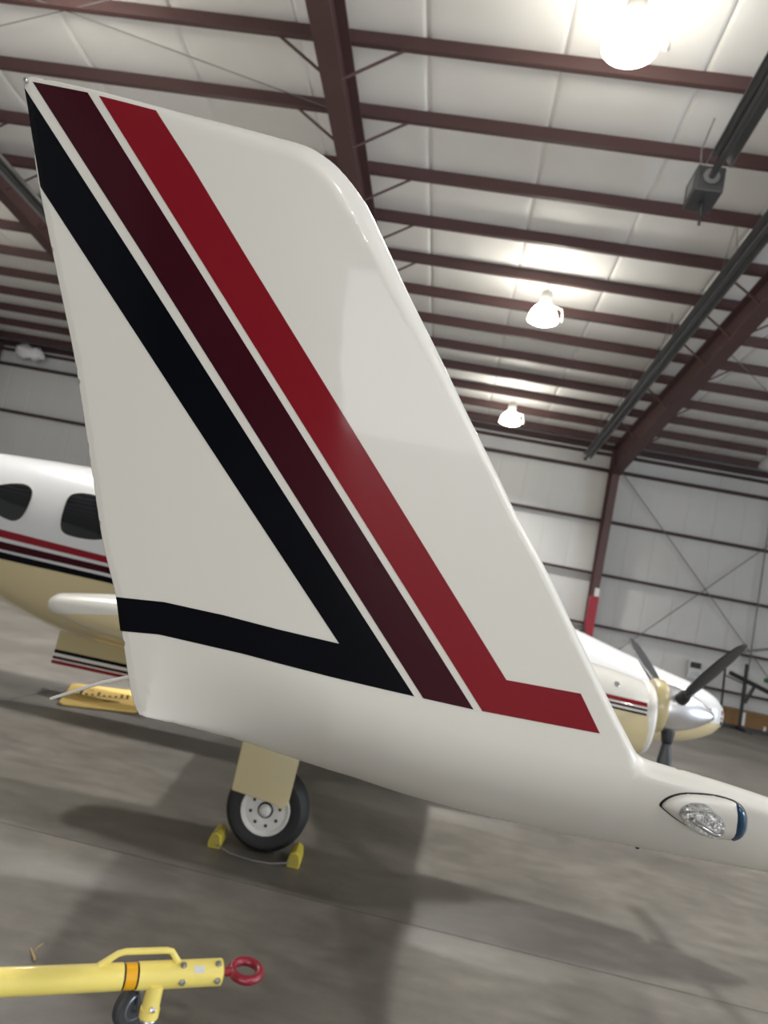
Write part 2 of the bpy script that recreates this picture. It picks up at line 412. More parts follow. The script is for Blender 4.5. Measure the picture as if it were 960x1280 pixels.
for fx, lab in FR_LABEL.items():
    fr = empty('steel_frame', (fx, EAVE_Y, 0), lab, 'steel frame', 'frames of the hangar')
    fix(obj('column', *ibeam([(25.28, 0.0), (25.28, 7.4), (25.28, roof_z(25.28) - .02)], [(24.98, 0.0), (24.55, 7.35), (24.50, 7.42)], fx), 'steel', fr))
    fix(obj('rafter', *ibeam([(25.28, roof_z(25.28) - .015), (24.2, roof_z(24.2) - .015), (14, roof_z(14) - .015), (6, roof_z(6) - .015), (RIDGE, roof_z(RIDGE) - .015)],
                         [(24.6, 7.22), (24.1, 7.32), (14, roof_z(14) - .62), (6, roof_z(6) - .58), (RIDGE, roof_z(RIDGE) - .7)], fx, 0.31), 'steel', fr))
    for k, y in enumerate(PY):
        if y < 6.5 or y > 24: continue
        if k % 1: continue
        zb = roof_z(y) - 0.52 - max(0, (y - 14) / 10 * .18)
        for s in (-1, 1):
            if (k + (s > 0)) % 2 and y > 15: continue
            yy = y + 0.05
            obj('flange_brace', *tube([(fx + s * .08, yy, zb + .03), (fx + s * 0.95, y, roof_z(y) + .06)], 0.022, 6), 'steel', fr)
    if fx == 4.72:
        obj('column_guard', *box(fx - .135, fx + .135, 24.70, 24.97, 0.0, 3.15), 'redpaint', fr)
        obj('guard_cap', *box(fx - .02, fx + .12, 24.69, 24.80, 3.15, 3.42), 'paper', fr)

# ------------------------------------------------------------------ high bay lamps
def make_lamp(bell):
    o = empty('high_bay_lamp', (0, 0, 0))
    obj('hook', *tube([(0, 0, .579), (0, 0, .40)], .012, 8), 'lamphouse', o)
    autosmooth(obj('ballast_housing', *lathe([(0.02, .42), (.10, .40), (.12, .34), (.12, .14), (.09, .10)], (0, 0, 0), (0, 0, 1), 20), 'lamphouse', o))
    autosmooth(obj('glass_reflector', *lathe([(.085, .12), (.15, .09), (.22, .02), (.275, -.08), (.305, -.20), (.31, -.24), (.29, -.25), (.20, -.29), (0.0, -.31)], (0, 0, 0), (0, 0, 1), 32), bell, o))
    autosmooth(obj('quartz_arm', *merge(tube([(.12, 0, .12), (.36, 0, .06), (.40, 0, -.12)], .018, 8), lathe([(.0, -.13), (.035, -.12), (.04, -.19), (.0, -.22)], (.40, 0, 0), (0, 0, 1), 12)), 'lamphouse', o))
    return o
LIT, UNLIT = make_lamp('lampbell'), make_lamp('lampdead')
ld = bpy.data.lights.new('high_bay_light', 'AREA'); ld.shape = 'DISK'; ld.size = 0.5; ld.energy = LAMP_POWER; ld.color = LAMP_COLOR; ld.spread = math.radians(138)
lo = bpy.data.objects.new('high_bay_light', ld); C.objects.link(lo); lo.location = (0, 0, -0.33); lo.parent = LIT
OUTSIDE = 'high bay lamp over the part of the hangar outside the picture'
used = set()
for lx, ly, lit, lab in (
        (0.87, 7.788, 1, 'large glowing high bay lamp near the top right corner'),
        (0.87, 14.843, 1, 'middle one of the three glowing high bay lamps right of the winglet'),
        (0.87, 21.898, 1, 'smallest and farthest glowing high bay lamp above the far wall'),
        (-6.73, 7.788, 1, 'high bay lamp glowing at the very top left corner'),
        (8.47, 21.898, 0, 'unlit high bay lamp at the right edge beyond the steel rafter'),
        (-6.73, 14.843, 1, OUTSIDE), (8.47, 7.788, 1, OUTSIDE), (-14.33, 7.788, 1, OUTSIDE), (-14.33, 14.843, 1, OUTSIDE), (8.47, 0.733, 1, OUTSIDE),
        (0.87, -6.8, 1, OUTSIDE), (8.47, -6.8, 1, OUTSIDE), (0.87, -12.8, 1, OUTSIDE), (8.47, -12.8, 1, OUTSIDE)):
    src = LIT if lit else UNLIT
    o = copy_tree(src) if src in used else src
    used.add(src)
    zr = roof_z(ly) if ly > RIDGE else roof_z(RIDGE) - (RIDGE - ly) * SLOPE
    o.location = (lx, ly, zr - 0.58)
    tag(o, lab, 'lamp', 'high bay lamps under the roof')

# ------------------------------------------------------------------ radiant tube heaters
def heater(x, y0, y1, drop, label, burner=None):
    e = empty('radiant_tube_heater', (x, y0, roof_z(y0) - drop), label, 'heater', 'radiant tube heaters under the roof')
    zz = lambda y: roof_z(y) - drop
    autosmooth(obj('heater_tube', *tube([(x, y0, zz(y0)), (x, y1, zz(y1))], 0.05, 14), 'tube', e))
    prof = [(-.17, -.02), (-.10, .10), (-.04, .13), (.04, .13), (.10, .10), (.17, -.02), (.165, -.02), (.095, .095), (.035, .122), (-.035, .122), (-.095, .095), (-.165, -.02)]
    ya, yb = (y0, y1); n = max(1, int(abs(ya - yb) / 3.05)); L = (yb - ya) / n
    for i in range(n):
        a = ya + L * i + (0.25 if burner and i == 0 else 0.0) * (1 if L > 0 else -1); b = ya + L * (i + 1) * 1.0 + 0.02
        fix(obj('reflector', *loft([[(x + p, a, zz(a) + q) for p, q in prof], [(x + p, b, zz(b) + q) for p, q in prof]]), 'galv', e))
        ym = (a + b) / 2
        obj('hanger_chain', *merge(tube([(x - .12, ym, zz(ym) + .1), (x, ym, roof_z(ym) + .15)], .006, 5), tube([(x + .12, ym, zz(ym) + .1), (x, ym, roof_z(ym) + .15)], .006, 5)), 'cable', e)
    if burner:
        s = 1 if y1 < y0 else -1
        z = zz(y0)
        bevel(obj('burner_box', *box(x - .19, x + .19, y0, y0 + .55 * s, z - .20, z + .17), 'tube', e), .015)
        obj('burner_flange', *lathe([(.11, -.012), (.11, .012)], (x, y0 - .02 * s, z), (0, 1, 0), 20), 'galv', e)
        obj('gas_valve', *merge(tube([(x, y0 + .3 * s, z - .19), (x + .02, y0 + .32 * s, z - .42)], .035, 10), tube([(x + .02, y0 + .32 * s, z - .42), (x + .02, y0 + .33 * s, z - .52)], .02, 8)), 'dark', e)
        obj('name_plate', *box(x - .196, x - .191, y0 + .12 * s, y0 + .4 * s, z - .12, z + .08), 'galv', e)
        obj('gas_hose', *tube([(x - .1, y0 + .2 * s, z + .16), (x - .16, y0 + .1 * s, z + .45), (x - .10, y0 - .1, z + .8)], .012, 6), 'cable', e)
    else:
        obj('end_cap', *lathe([(.055, -.03), (.06, .03), (.03, .05)], (x, y0, zz(y0)), (0, 1, 0), 16), 'dark', e)
    return e
heater(2.47, 9.75, 1.0, 0.82, 'radiant tube heater with black burner box hanging at the upper right', True)
heater(3.60, 24.2, 0.0, 0.82, 'long radiant tube heater running beside the right steel rafter')
heater(-9.52, 21.5, 2.0, 0.82, 'radiant tube heater beside the rafter at the left edge')

# torn insulation at the eave
rng = random.Random(3)
V, F = lathe([(0.05, -.55), (.16, -.45), (.22, -.2), (.18, .05), (.24, .3), (.12, .5), (.03, .58)], (-16.65, 24.95, 7.95), (1, 0.05, -.12), 14)
V = [Vector(v) + Vector((rng.uniform(-.05, .05), rng.uniform(-.05, .05), rng.uniform(-.07, .07))) for v in V]
o = obj('torn_insulation', V, F, 'insul', None, True)
tag(o, 'crumpled loose white insulation sagging under the eave at the left edge', 'insulation')

# ------------------------------------------------------------------ airplane
WINGLET = {"top": [[-0.7892, 0.8811], [-0.7789, 0.884], [-0.7679, 0.8835], [-0.7569, 0.8826], [-0.7459, 0.8818], [-0.7349, 0.881], [-0.7239, 0.8801], [-0.7129, 0.8793], [-0.702, 0.8784], [-0.691, 0.8775], [-0.68, 0.8767], [-0.669, 0.8758], [-0.6581, 0.8745], [-0.6472, 0.8733], [-0.6362, 0.872], [-0.6253, 0.8707], [-0.6143, 0.8694], [-0.6034, 0.8682], [-0.5925, 0.8669], [-0.5815, 0.8656], [-0.5706, 0.8643], [-0.5596, 0.863], [-0.5487, 0.8617], [-0.5378, 0.8604], [-0.5268, 0.859], [-0.5159, 0.8578], [-0.5049, 0.8566], [-0.494, 0.8555], [-0.483, 0.8543], [-0.4721, 0.8532], [-0.4611, 0.8521], [-0.4502, 0.851], [-0.4392, 0.8498], [-0.4283, 0.8486], [-0.4173, 0.8473], [-0.4064, 0.8461], [-0.3954, 0.8447], [-0.3845, 0.8434], [-0.3736, 0.8419], [-0.3627, 0.8405], [-0.3517, 0.8393], [-0.3408, 0.838], [-0.3299, 0.8361], [-0.3193, 0.8334], [-0.3089, 0.8296], [-0.2989, 0.8251], [-0.2891, 0.82], [-0.2796, 0.8145], [-0.2705, 0.8083], [-0.2618, 0.8015], [-0.2535, 0.7943], [-0.2453, 0.787], [-0.2374, 0.7792], [-0.2297, 0.7713]], "lead": [[-0.222, 0.7635], [-0.2155, 0.7547], [-0.2091, 0.7459], [-0.2026, 0.737], [-0.1962, 0.7282], [-0.1898, 0.7193], [-0.1834, 0.7104], [-0.1771, 0.7015], [-0.1708, 0.6926], [-0.1645, 0.6836], [-0.1583, 0.6746], [-0.152, 0.6656], [-0.1457, 0.6567], [-0.1393, 0.6478], [-0.1329, 0.639], [-0.1264, 0.6302], [-0.1198, 0.6215], [-0.1132, 0.6127], [-0.1065, 0.604], [-0.0999, 0.5953], [-0.0933, 0.5866], [-0.0868, 0.5778], [-0.0803, 0.569], [-0.0738, 0.5602], [-0.0673, 0.5514], [-0.0609, 0.5426], [-0.0544, 0.5337], [-0.048, 0.5249], [-0.0416, 0.516], [-0.0351, 0.5072], [-0.0287, 0.4984], [-0.0222, 0.4895], [-0.0157, 0.4807], [-0.0092, 0.4719], [-0.0027, 0.4632], [0.0038, 0.4544], [0.0104, 0.4456], [0.0169, 0.4369], [0.0235, 0.4281], [0.03, 0.4193], [0.0365, 0.4105], [0.0429, 0.4017], [0.0493, 0.3928], [0.0556, 0.3838], [0.062, 0.375], [0.0686, 0.3662], [0.0753, 0.3576], [0.0821, 0.349], [0.089, 0.3405], [0.0959, 0.332], [0.1027, 0.3235], [0.1096, 0.315], [0.1164, 0.3064], [0.1232, 0.2978], [0.1298, 0.2891], [0.1364, 0.2804], [0.1429, 0.2716], [0.1494, 0.2628], [0.1558, 0.2539], [0.1622, 0.2451], [0.1686, 0.2362], [0.175, 0.2273], [0.1814, 0.2185], [0.1879, 0.2096], [0.1943, 0.2008], [0.2008, 0.1919], [0.2072, 0.1831], [0.2136, 0.1742], [0.2201, 0.1654], [0.2265, 0.1566], [0.2329, 0.1477], [0.2394, 0.1389], [0.2459, 0.1301], [0.2524, 0.1213], [0.2589, 0.1125], [0.2655, 0.1038], [0.2721, 0.0951], [0.2788, 0.0864], [0.2855, 0.0778], [0.2922, 0.0691], [0.299, 0.0605]], "tip": [[0.3062, 0.0523], [0.317, 0.0473], [0.3288, 0.0453], [0.3407, 0.0442], [0.3526, 0.0433], [0.3645, 0.0424], [0.3764, 0.0415], [0.3883, 0.0405], [0.4002, 0.0394], [0.4121, 0.0382], [0.424, 0.037], [0.4359, 0.0357], [0.4477, 0.0343], [0.4596, 0.0329], [0.4715, 0.0315], [0.4833, 0.0299], [0.4951, 0.0283], [0.507, 0.0266], [0.5188, 0.025], [0.5306, 0.0233], [0.5425, 0.0215], [0.5542, 0.0196], [0.566, 0.0173], [0.5777, 0.0148], [0.5892, 0.0119], [0.6007, 0.0086], [0.6121, 0.005], [0.6234, 0.001], [0.6345, -0.0034], [0.6453, -0.0084], [0.6555, -0.0147], [0.6643, -0.0227], [0.6706, -0.0327], [0.6715, -0.0445], [0.6665, -0.0552], [0.6577, -0.0631], [0.6467, -0.0677], [0.6349, -0.0697], [0.623, -0.0707], [0.6111, -0.0713], [0.5992, -0.072]], "bottom": [[0.59, -0.0749], [0.5791, -0.0768], [0.5683, -0.0786], [0.5574, -0.0804], [0.5466, -0.0824], [0.5358, -0.0846], [0.525, -0.0869], [0.5143, -0.0894], [0.5036, -0.092], [0.4929, -0.0947], [0.4822, -0.0974], [0.4715, -0.1002], [0.4609, -0.1029], [0.4502, -0.1056], [0.4395, -0.1083], [0.4288, -0.1109], [0.418, -0.1134], [0.4072, -0.1155], [0.3964, -0.1177], [0.3856, -0.1198], [0.3748, -0.1219], [0.364, -0.124], [0.3532, -0.1261], [0.3424, -0.1284], [0.3316, -0.1306], [0.3208, -0.133], [0.3101, -0.1353], [0.2992, -0.1372], [0.2883, -0.1381], [0.2773, -0.1386], [0.2662, -0.139], [0.2552, -0.1393], [0.2442, -0.1396], [0.2332, -0.1398], [0.2222, -0.1399], [0.2112, -0.14], [0.2001, -0.1401], [0.1891, -0.1401], [0.1781, -0.1401], [0.1671, -0.1401], [0.1561, -0.14], [0.1451, -0.14], [0.134, -0.1399], [0.123, -0.1398], [0.112, -0.1397], [0.101, -0.1395], [0.09, -0.1392], [0.079, -0.1389], [0.0679, -0.1386], [0.0569, -0.1382], [0.0459, -0.1377], [0.0349, -0.1373], [0.0239, -0.1368], [0.0129, -0.1362], [0.0019, -0.1355], [-0.0091, -0.1348], [-0.0201, -0.134], [-0.0311, -0.133], [-0.042, -0.132], [-0.053, -0.1309], [-0.0639, -0.1297], [-0.0749, -0.1286], [-0.0859, -0.1274], [-0.0968, -0.1264], [-0.1078, -0.1255], [-0.1188, -0.1248], [-0.1298, -0.1241], [-0.1408, -0.1235], [-0.1517, -0.1222], [-0.1624, -0.1194], [-0.173, -0.1163], [-0.1835, -0.1133], [-0.1941, -0.1101], [-0.2047, -0.107], [-0.2152, -0.1039], [-0.2258, -0.1008], [-0.2364, -0.0977], [-0.2469, -0.0945], [-0.2575, -0.0913], [-0.2681, -0.0882], [-0.2787, -0.0854], [-0.2894, -0.0828], [-0.3001, -0.0803], [-0.3109, -0.0779], [-0.3216, -0.0755], [-0.3324, -0.0732], [-0.3432, -0.0709], [-0.354, -0.0686], [-0.3648, -0.0663], [-0.3756, -0.0641], [-0.3864, -0.0621], [-0.3972, -0.0602], [-0.4081, -0.0583], [-0.4189, -0.056], [-0.4298, -0.0546]], "trail": [[-0.4368, -0.0473], [-0.4425, -0.0379], [-0.4471, -0.0278], [-0.451, -0.0175], [-0.4545, -0.007], [-0.458, 0.0035], [-0.4615, 0.014], [-0.4649, 0.0245], [-0.4683, 0.035], [-0.4717, 0.0455], [-0.4752, 0.056], [-0.4787, 0.0665], [-0.4822, 0.077], [-0.4856, 0.0875], [-0.4892, 0.0979], [-0.4931, 0.1083], [-0.4972, 0.1185], [-0.5017, 0.1286], [-0.5064, 0.1386], [-0.5112, 0.1486], [-0.516, 0.1585], [-0.5208, 0.1685], [-0.5255, 0.1785], [-0.53, 0.1886], [-0.5343, 0.1988], [-0.5384, 0.209], [-0.5423, 0.2194], [-0.5461, 0.2298], [-0.5497, 0.2402], [-0.5534, 0.2506], [-0.5569, 0.2611], [-0.5605, 0.2715], [-0.5641, 0.282], [-0.5678, 0.2924], [-0.5714, 0.3028], [-0.5751, 0.3133], [-0.5788, 0.3237], [-0.5824, 0.3341], [-0.586, 0.3446], [-0.5896, 0.355], [-0.5933, 0.3655], [-0.5969, 0.3759], [-0.6006, 0.3863], [-0.6042, 0.3968], [-0.6079, 0.4072], [-0.6116, 0.4176], [-0.6154, 0.428], [-0.6191, 0.4384], [-0.623, 0.4487], [-0.6269, 0.4591], [-0.6309, 0.4694], [-0.635, 0.4797], [-0.6391, 0.4899], [-0.6433, 0.5001], [-0.6476, 0.5103], [-0.652, 0.5205], [-0.6563, 0.5306], [-0.6607, 0.5408], [-0.665, 0.5509], [-0.6693, 0.5611], [-0.6736, 0.5713], [-0.6779, 0.5815], [-0.6822, 0.5917], [-0.6865, 0.6019], [-0.6908, 0.612], [-0.6951, 0.6222], [-0.6994, 0.6324], [-0.7037, 0.6426], [-0.708, 0.6528], [-0.7123, 0.6629], [-0.7166, 0.6731], [-0.7208, 0.6834], [-0.725, 0.6936], [-0.7292, 0.7038], [-0.7333, 0.7141], [-0.7373, 0.7244], [-0.7412, 0.7347], [-0.745, 0.7451], [-0.7487, 0.7555], [-0.7522, 0.766], [-0.7557, 0.7765], [-0.7591, 0.787], [-0.7625, 0.7975], [-0.7658, 0.808], [-0.7692, 0.8186], [-0.7727, 0.8291], [-0.7764, 0.8395], [-0.7803, 0.8498], [-0.7845, 0.86], [-0.7884, 0.8703]]}
STRIPES = {"black": [[-0.7866, 0.8671], [-0.5581, 0.633], [-0.0191, 0.0729], [-0.144, 0.0745], [-0.281, 0.0785], [-0.4173, 0.0775], [-0.4814, 0.0686], [-0.4971, 0.1188], [-0.4167, 0.1282], [-0.3191, 0.1289], [-0.2318, 0.126], [-0.1401, 0.1247], [-0.4206, 0.4058], [-0.7324, 0.7198]], "maroon": [[-0.7727, 0.8757], [-0.54, 0.6352], [-0.0062, 0.0729], [0.0668, 0.0724], [-0.4669, 0.6445], [-0.6754, 0.8666]], "red": [[-0.6559, 0.8634], [-0.4665, 0.6599], [0.0793, 0.0728], [0.2441, 0.0769], [0.2081, 0.1263], [0.104, 0.1235], [-0.3807, 0.6559], [-0.4872, 0.7745], [-0.5594, 0.8504]]}
LIGHT = {"base": [[0.3469, -0.0074], [0.3535, 0.0067], [0.3691, 0.0172], [0.3875, 0.0217], [0.4121, 0.0245], [0.432, 0.023], [0.4409, 0.0215], [0.4528, 0.0162], [0.463, 0.0006], [0.4678, -0.0162], [0.4667, -0.03], [0.4605, -0.0386], [0.454, -0.0411], [0.4366, -0.046], [0.4108, -0.0397], [0.3812, -0.0294], [0.3531, -0.013]], "lens": [[0.4399, 0.0213], [0.4528, 0.0162], [0.463, 0.0006], [0.4678, -0.0162], [0.4667, -0.03], [0.4605, -0.0386], [0.454, -0.0411], [0.4477, -0.0226], [0.4426, -0.0024]], "dome": [[0.3683, -0.0088], [0.3717, 0.0047], [0.3848, 0.012], [0.4017, 0.0137], [0.4146, 0.0037], [0.4275, -0.0025], [0.435, -0.0146], [0.4362, -0.0264], [0.431, -0.0378], [0.4189, -0.0405], [0.4021, -0.0375], [0.3821, -0.0259]]}
DOT = [0.3663, -0.1242]
SCREW = [-0.7863, 0.8765]
WIN_OVAL = [[-4.822, 2.144], [-4.678, 2.19], [-4.539, 2.208], [-4.435, 2.154], [-4.407, 2.059], [-4.413, 1.917], [-4.455, 1.824], [-4.528, 1.793], [-4.626, 1.809], [-4.687, 1.823]]
WIN_SQ = [[-4.01, 1.864], [-4.029, 2.033], [-4.037, 2.167], [-3.981, 2.215], [-3.839, 2.235], [-3.715, 2.222], [-3.494, 1.762], [-3.6, 1.766], [-3.845, 1.761], [-3.957, 1.781]]
FSTR = {"redt": [[-4.648, 1.694], [-3.444, 1.639]], "redb": [[-4.627, 1.614], [-3.409, 1.572]], "mart": [[-4.617, 1.574], [-3.402, 1.54]], "marb": [[-4.6, 1.493], [-3.369, 1.473]], "blkt": [[-4.596, 1.469], [-3.362, 1.442]], "blkb": [[-4.585, 1.396], [-3.333, 1.383]]}


AIR_Y = 7.9
air = empty('airplane', (0, AIR_Y, 0), 'white and cream twin propeller airplane with a striped winglet on its wingtip', 'airplane')

def crom(tbl, x):
    """smooth interpolation of the station table"""
    X = [t[0] for t in tbl]
    if x <= X[0]: return tbl[0][1:]
    if x >= X[-1]: return tbl[-1][1:]
    i = max(k for k in range(len(X) - 1) if X[k] <= x); t = (x - X[i]) / (X[i + 1] - X[i])
    out = []
    for c in range(1, len(tbl[0])):
        p1, p2 = tbl[i][c], tbl[i + 1][c]; h = X[i + 1] - X[i]
        m1 = (tbl[i + 1][c] - tbl[i - 1][c]) / (X[i + 1] - X[i - 1]) if i > 0 else (p2 - p1) / h
        m2 = (tbl[i + 2][c] - tbl[i][c]) / (X[i + 2] - X[i]) if i + 2 < len(X) else (p2 - p1) / h
        out.append((2 * t**3 - 3 * t**2 + 1) * p1 + (t**3 - 2 * t**2 + t) * h * m1 + (-2 * t**3 + 3 * t**2) * p2 + (t**3 - t**2) * h * m2)
    return tuple(out)

def body(tbl, yc, step, n=40, ex=2.3, yfun=None):
    xs = list(np.arange(tbl[0][0], tbl[-1][0], step)) + [t[0] for t in tbl[-3:]]
    xs = sorted(set(round(float(x), 4) for x in xs)); rings = []
    for x in xs:
        t, b, wd = crom(tbl, x); zc, hh = (t + b) / 2, (t - b) / 2; ring = []
        for j in range(n):
            g = 2 * PI * j / n; c, s = math.cos(g), math.sin(g)
            ring.append((x, yc + wd * math.copysign(abs(c) ** (2 / ex), c), zc + hh * math.copysign(abs(s) ** (2 / ex), s)))
        rings.append(ring)
    return loft(rings)

def side_y(tbl, yc, x, z, ex=2.3):
    t, b, wd = crom(tbl, x); q = (z - (t + b) / 2) / max(1e-4, (t - b) / 2)
    return yc - wd * max(0.0, 1 - abs(q) ** ex) ** (1 / ex)

def dens(poly, step):
    out = []
    for a, b in zip(poly, poly[1:] + poly[:1]):
        n = max(1, int(math.hypot(b[0] - a[0], b[1] - a[1]) / step))
        for i in range(n): out.append((a[0] + (b[0] - a[0]) * i / n, a[1] + (b[1] - a[1]) * i / n))
    return out

def inside(P, poly):
    P = np.asarray(P, float); q = np.asarray(poly, float); r = np.zeros(len(P), bool)
    x, y = P[:, 0], P[:, 1]
    for (x1, y1), (x2, y2) in zip(q, np.roll(q, -1, 0)):
        c = (y1 > y) != (y2 > y)
        with np.errstate(divide='ignore', invalid='ignore'): r ^= c & (x < (x2 - x1) * (y - y1) / (y2 - y1 + 1e-15) + x1)
    return r

def pdist(P, line, closed=False):
    P = np.asarray(P, float); q = np.asarray(line, float); B = np.roll(q, -1, 0) if closed else q[1:]; A = q if closed else q[:-1]
    d = np.full(len(P), 1e9)
    for a, b in zip(A, B):
        ab = b - a; t = np.clip(((P - a) @ ab) / max(1e-12, ab @ ab), 0, 1); d = np.minimum(d, np.hypot(*(P - a - t[:, None] * ab).T))
    return d

def tess(poly, step, extra=()):
    """triangulate the inside of poly with interior points; returns Nx2 points, triangles"""
    poly = [tuple(map(float, p)) for p in poly]; q = np.array(poly)
    gx, gy = np.meshgrid(np.arange(q[:, 0].min(), q[:, 0].max(), step), np.arange(q[:, 1].min(), q[:, 1].max(), step))
    P = np.c_[gx.ravel() + (np.arange(gx.size) // gx.shape[1] % 2) * step / 2, gy.ravel()]
    if len(extra): P = np.r_[P, np.asarray(extra, float)]
    P = P[inside(P, poly)]; 
    if len(P): P = P[pdist(P, q, True) > min(step * .3, .0007 if len(extra) else step * .3)]
    n = len(poly); vs = [Vector(p) for p in poly] + [Vector(p) for p in P]
    ov, oe, of, *_ = delaunay_2d_cdt(vs, [], [list(range(n))], 1, 1e-6)
    return np.array([tuple(v) for v in ov]), [tuple(f) for f in of]

def patch(name, poly, fn, m, parent, step=.03, seg=None):
    """thin skin on a curved side; fn(a, b) gives the world point"""
    P, T = tess(dens(poly, seg or step), step)
    return fix(obj(name, [fn(a, b) for a, b in P], T, m, parent, True))

# fuselage
FUS = [(-8.6, 2.05, 1.75, .1), (-7, 2.3, 1.55, .35), (-5.5, 2.5, 1.15, .58), (-4.8, 2.54, .93, .66), (-4.0, 2.56, .74, .71), (-3, 2.57, .68, .73), (-1.5, 2.57, .66, .74), (-.5, 2.5, .66, .74),
       (.3, 2.25, .68, .7), (.9, 1.97, .72, .62), (1.37, 1.855, .78, .54), (1.97, 1.70, .85, .43), (2.3, 1.625, .91, .36), (2.63, 1.545, .99, .26), (2.84, 1.46, 1.09, .16), (2.92, 1.38, 1.17, .08), (2.945, 1.32, 1.23, .03)]
M['fus_paint'] = mat_two_tone('white_over_cream_fuselage_paint', WHITE, CREAM, ((-3.4, 1.41), (2.9, 1.215), (-6.0, 1.44), (-3.4, 1.41)))
fus = fix(obj('fuselage', *body(FUS, AIR_Y, 0.08, 48), 'fus_paint', air, True))
def fside(off): return lambda x, z: (x, side_y(FUS, AIR_Y, x, z) - off, z)
def round_poly(p, r=0.25, it=2):
    for _ in range(it):
        q = []
        for a, b in zip(p, p[1:] + p[:1]):
            q += [(a[0] + (b[0] - a[0]) * r, a[1] + (b[1] - a[1]) * r), (a[0] + (b[0] - a[0]) * (1 - r), a[1] + (b[1] - a[1]) * (1 - r))]
        p = q
    return p
def grow(p, s):
    cx = sum(a for a, b in p) / len(p); cz = sum(b for a, b in p) / len(p)
    return [(cx + (a - cx) * s, cz + (b - cz) * s) for a, b in p]
oval = [tuple(p) for p in WIN_OVAL] + [(-4.80, 1.86), (-4.93, 1.97), (-4.93, 2.08)]
square = [tuple(p) for p in WIN_SQ[:6]] + [(-3.60, 2.215), (-3.50, 2.16), (-3.46, 1.95), (-3.46, 1.82)] + [tuple(p) for p in WIN_SQ[7:]]
wins = [oval, square] + [[(a + dx, b) for a, b in square] for dx in (.85, 1.7, 2.55)]
for p in wins:
    p = round_poly(p)
    wo = patch('cabin_window', p, fside(.006), 'window', fus, .05, .05)
    rim = round_poly(p, .25, 0); rp = grow(rim, 1.06)
    patch('window_rim', rp, fside(.003), 'white', wo, .05, .05)
def zl(x, za, zb, zn):
    if x < -4.65: return za + (x + 4.65) * (zb - za) / 1.2
    if x < -3.4: return za + (x + 4.65) / 1.25 * (zb - za)
    return zb + (x + 3.4) / 6.3 * (zn - zb)
xsn = list(np.linspace(-7.0, -4.0, 12)) + list(np.linspace(-3.6, 2.91, 40))
for nm, mm, up, lo_ in (('red_stripe', 'red', (1.692, 1.637, 1.345), (1.612, 1.570, 1.30)), ('maroon_stripe', 'maroon', (1.572, 1.538, 1.285), (1.492, 1.472, 1.255)), ('black_stripe', 'black', (1.468, 1.441, 1.243), (1.395, 1.382, 1.205))):
    V, F = [], []
    for x in xsn:
        for t in (0, .33, .67, 1):
            z = zl(x, *up) * (1 - t) + zl(x, *lo_) * t; V.append((x, side_y(FUS, AIR_Y, x, z) - .004, z))
    for i in range(len(xsn) - 1):
        for j in range(3): F.append((4 * i + j, 4 * i + j + 1, 4 * i + j + 5, 4 * i + j + 4))
    obj(nm, V, F, mm, fus, True)
# tail (outside the picture) kept simple but whole
def wing_section(x_le, x_te, y, zc, th, n=14, camber=.0):
    c = x_le - x_te; up, dn = [], []
    for i in range(n + 1):
        s = .5 - .5 * math.cos(PI * i / n)
        t = th * 5 * (.2969 * math.sqrt(s) - .126 * s - .3516 * s * s + .2843 * s**3 - .1015 * s**4) * 1.0
        up.append((x_le - s * c, y, zc + t)); dn.append((x_le - s * c, y, zc - t * .75))
    return up + dn[-2:0:-1]
fix(obj('tail_fin', *loft([[(a, AIR_Y + (c - 2.3), b_) for a, b_, c in [(p[0], 2.2 if True else 0, p[2]) for p in wing_section(-6.0, -8.6, 0, 2.3, .09)]], [(p[0], AIR_Y + (p[2] - 4.2), 4.2) for p in wing_section(-7.6, -9.0, 0, 4.2, .05)]]), 'white', air, True))
fix(obj('tailplane', *loft([wing_section(-7.5, -8.9, AIR_Y - 2.4, 4.2, .05), wing_section(-7.3, -9.0, AIR_Y, 4.2, .07), wing_section(-7.5, -8.9, AIR_Y + 2.4, 4.2, .05)]), 'white', air, True))
# open lower cabin door hanging on the far side
dz = lambda x, z, d: (x, 8.52 + .12 * (z - .68) + d, z - .05 * (x + 4.4) * .0)
door = fix(obj('cabin_door', *prism([(-4.42, .70), (-4.40, .26), (-3.30, .28), (-3.30, .72)], dz, 0, .045), 'cream', air))
for nm, mm, a, b in (('black_stripe', 'black', .385, .425), ('white_stripe', 'white', .35, .385), ('maroon_stripe', 'maroon', .318, .35), ('white_stripe', 'white', .303, .318), ('red_stripe', 'red', .265, .303)):
    obj(nm, *prism([(-4.405, a), (-3.305, a + .004), (-3.305, b + .004), (-4.405, b)], dz, -.004, 0.001), mm, door)

# main wings (right one reaches towards the camera)
WR = fix(obj('wing', *loft([wing_section(.60, -.38, 1.17, 1.585, .055), wing_section(.34, -.62, 2.0, 1.51, .065), wing_section(.20, -1.15, 4.4, 1.28, .10), wing_section(.30, -1.75, 7.4, .98, .15)]), 'white', air, True))
WL = fix(obj('wing', *loft([wing_section(.30, -1.75, 8.4, .98, .15), wing_section(.20, -1.15, 11.4, 1.28, .10), wing_section(.45, -.45, 14.6, 1.60, .06)]), 'white', air, True))
obj('static_wick', *tube([(-.40, 1.215, 1.597), (-.513, 1.25, 1.576), (-.56, 1.265, 1.556), (-.66, 1.30, 1.503)], .0034, 8, rs=[.0036, .0034, .0032, .0028]), 'white', WR)

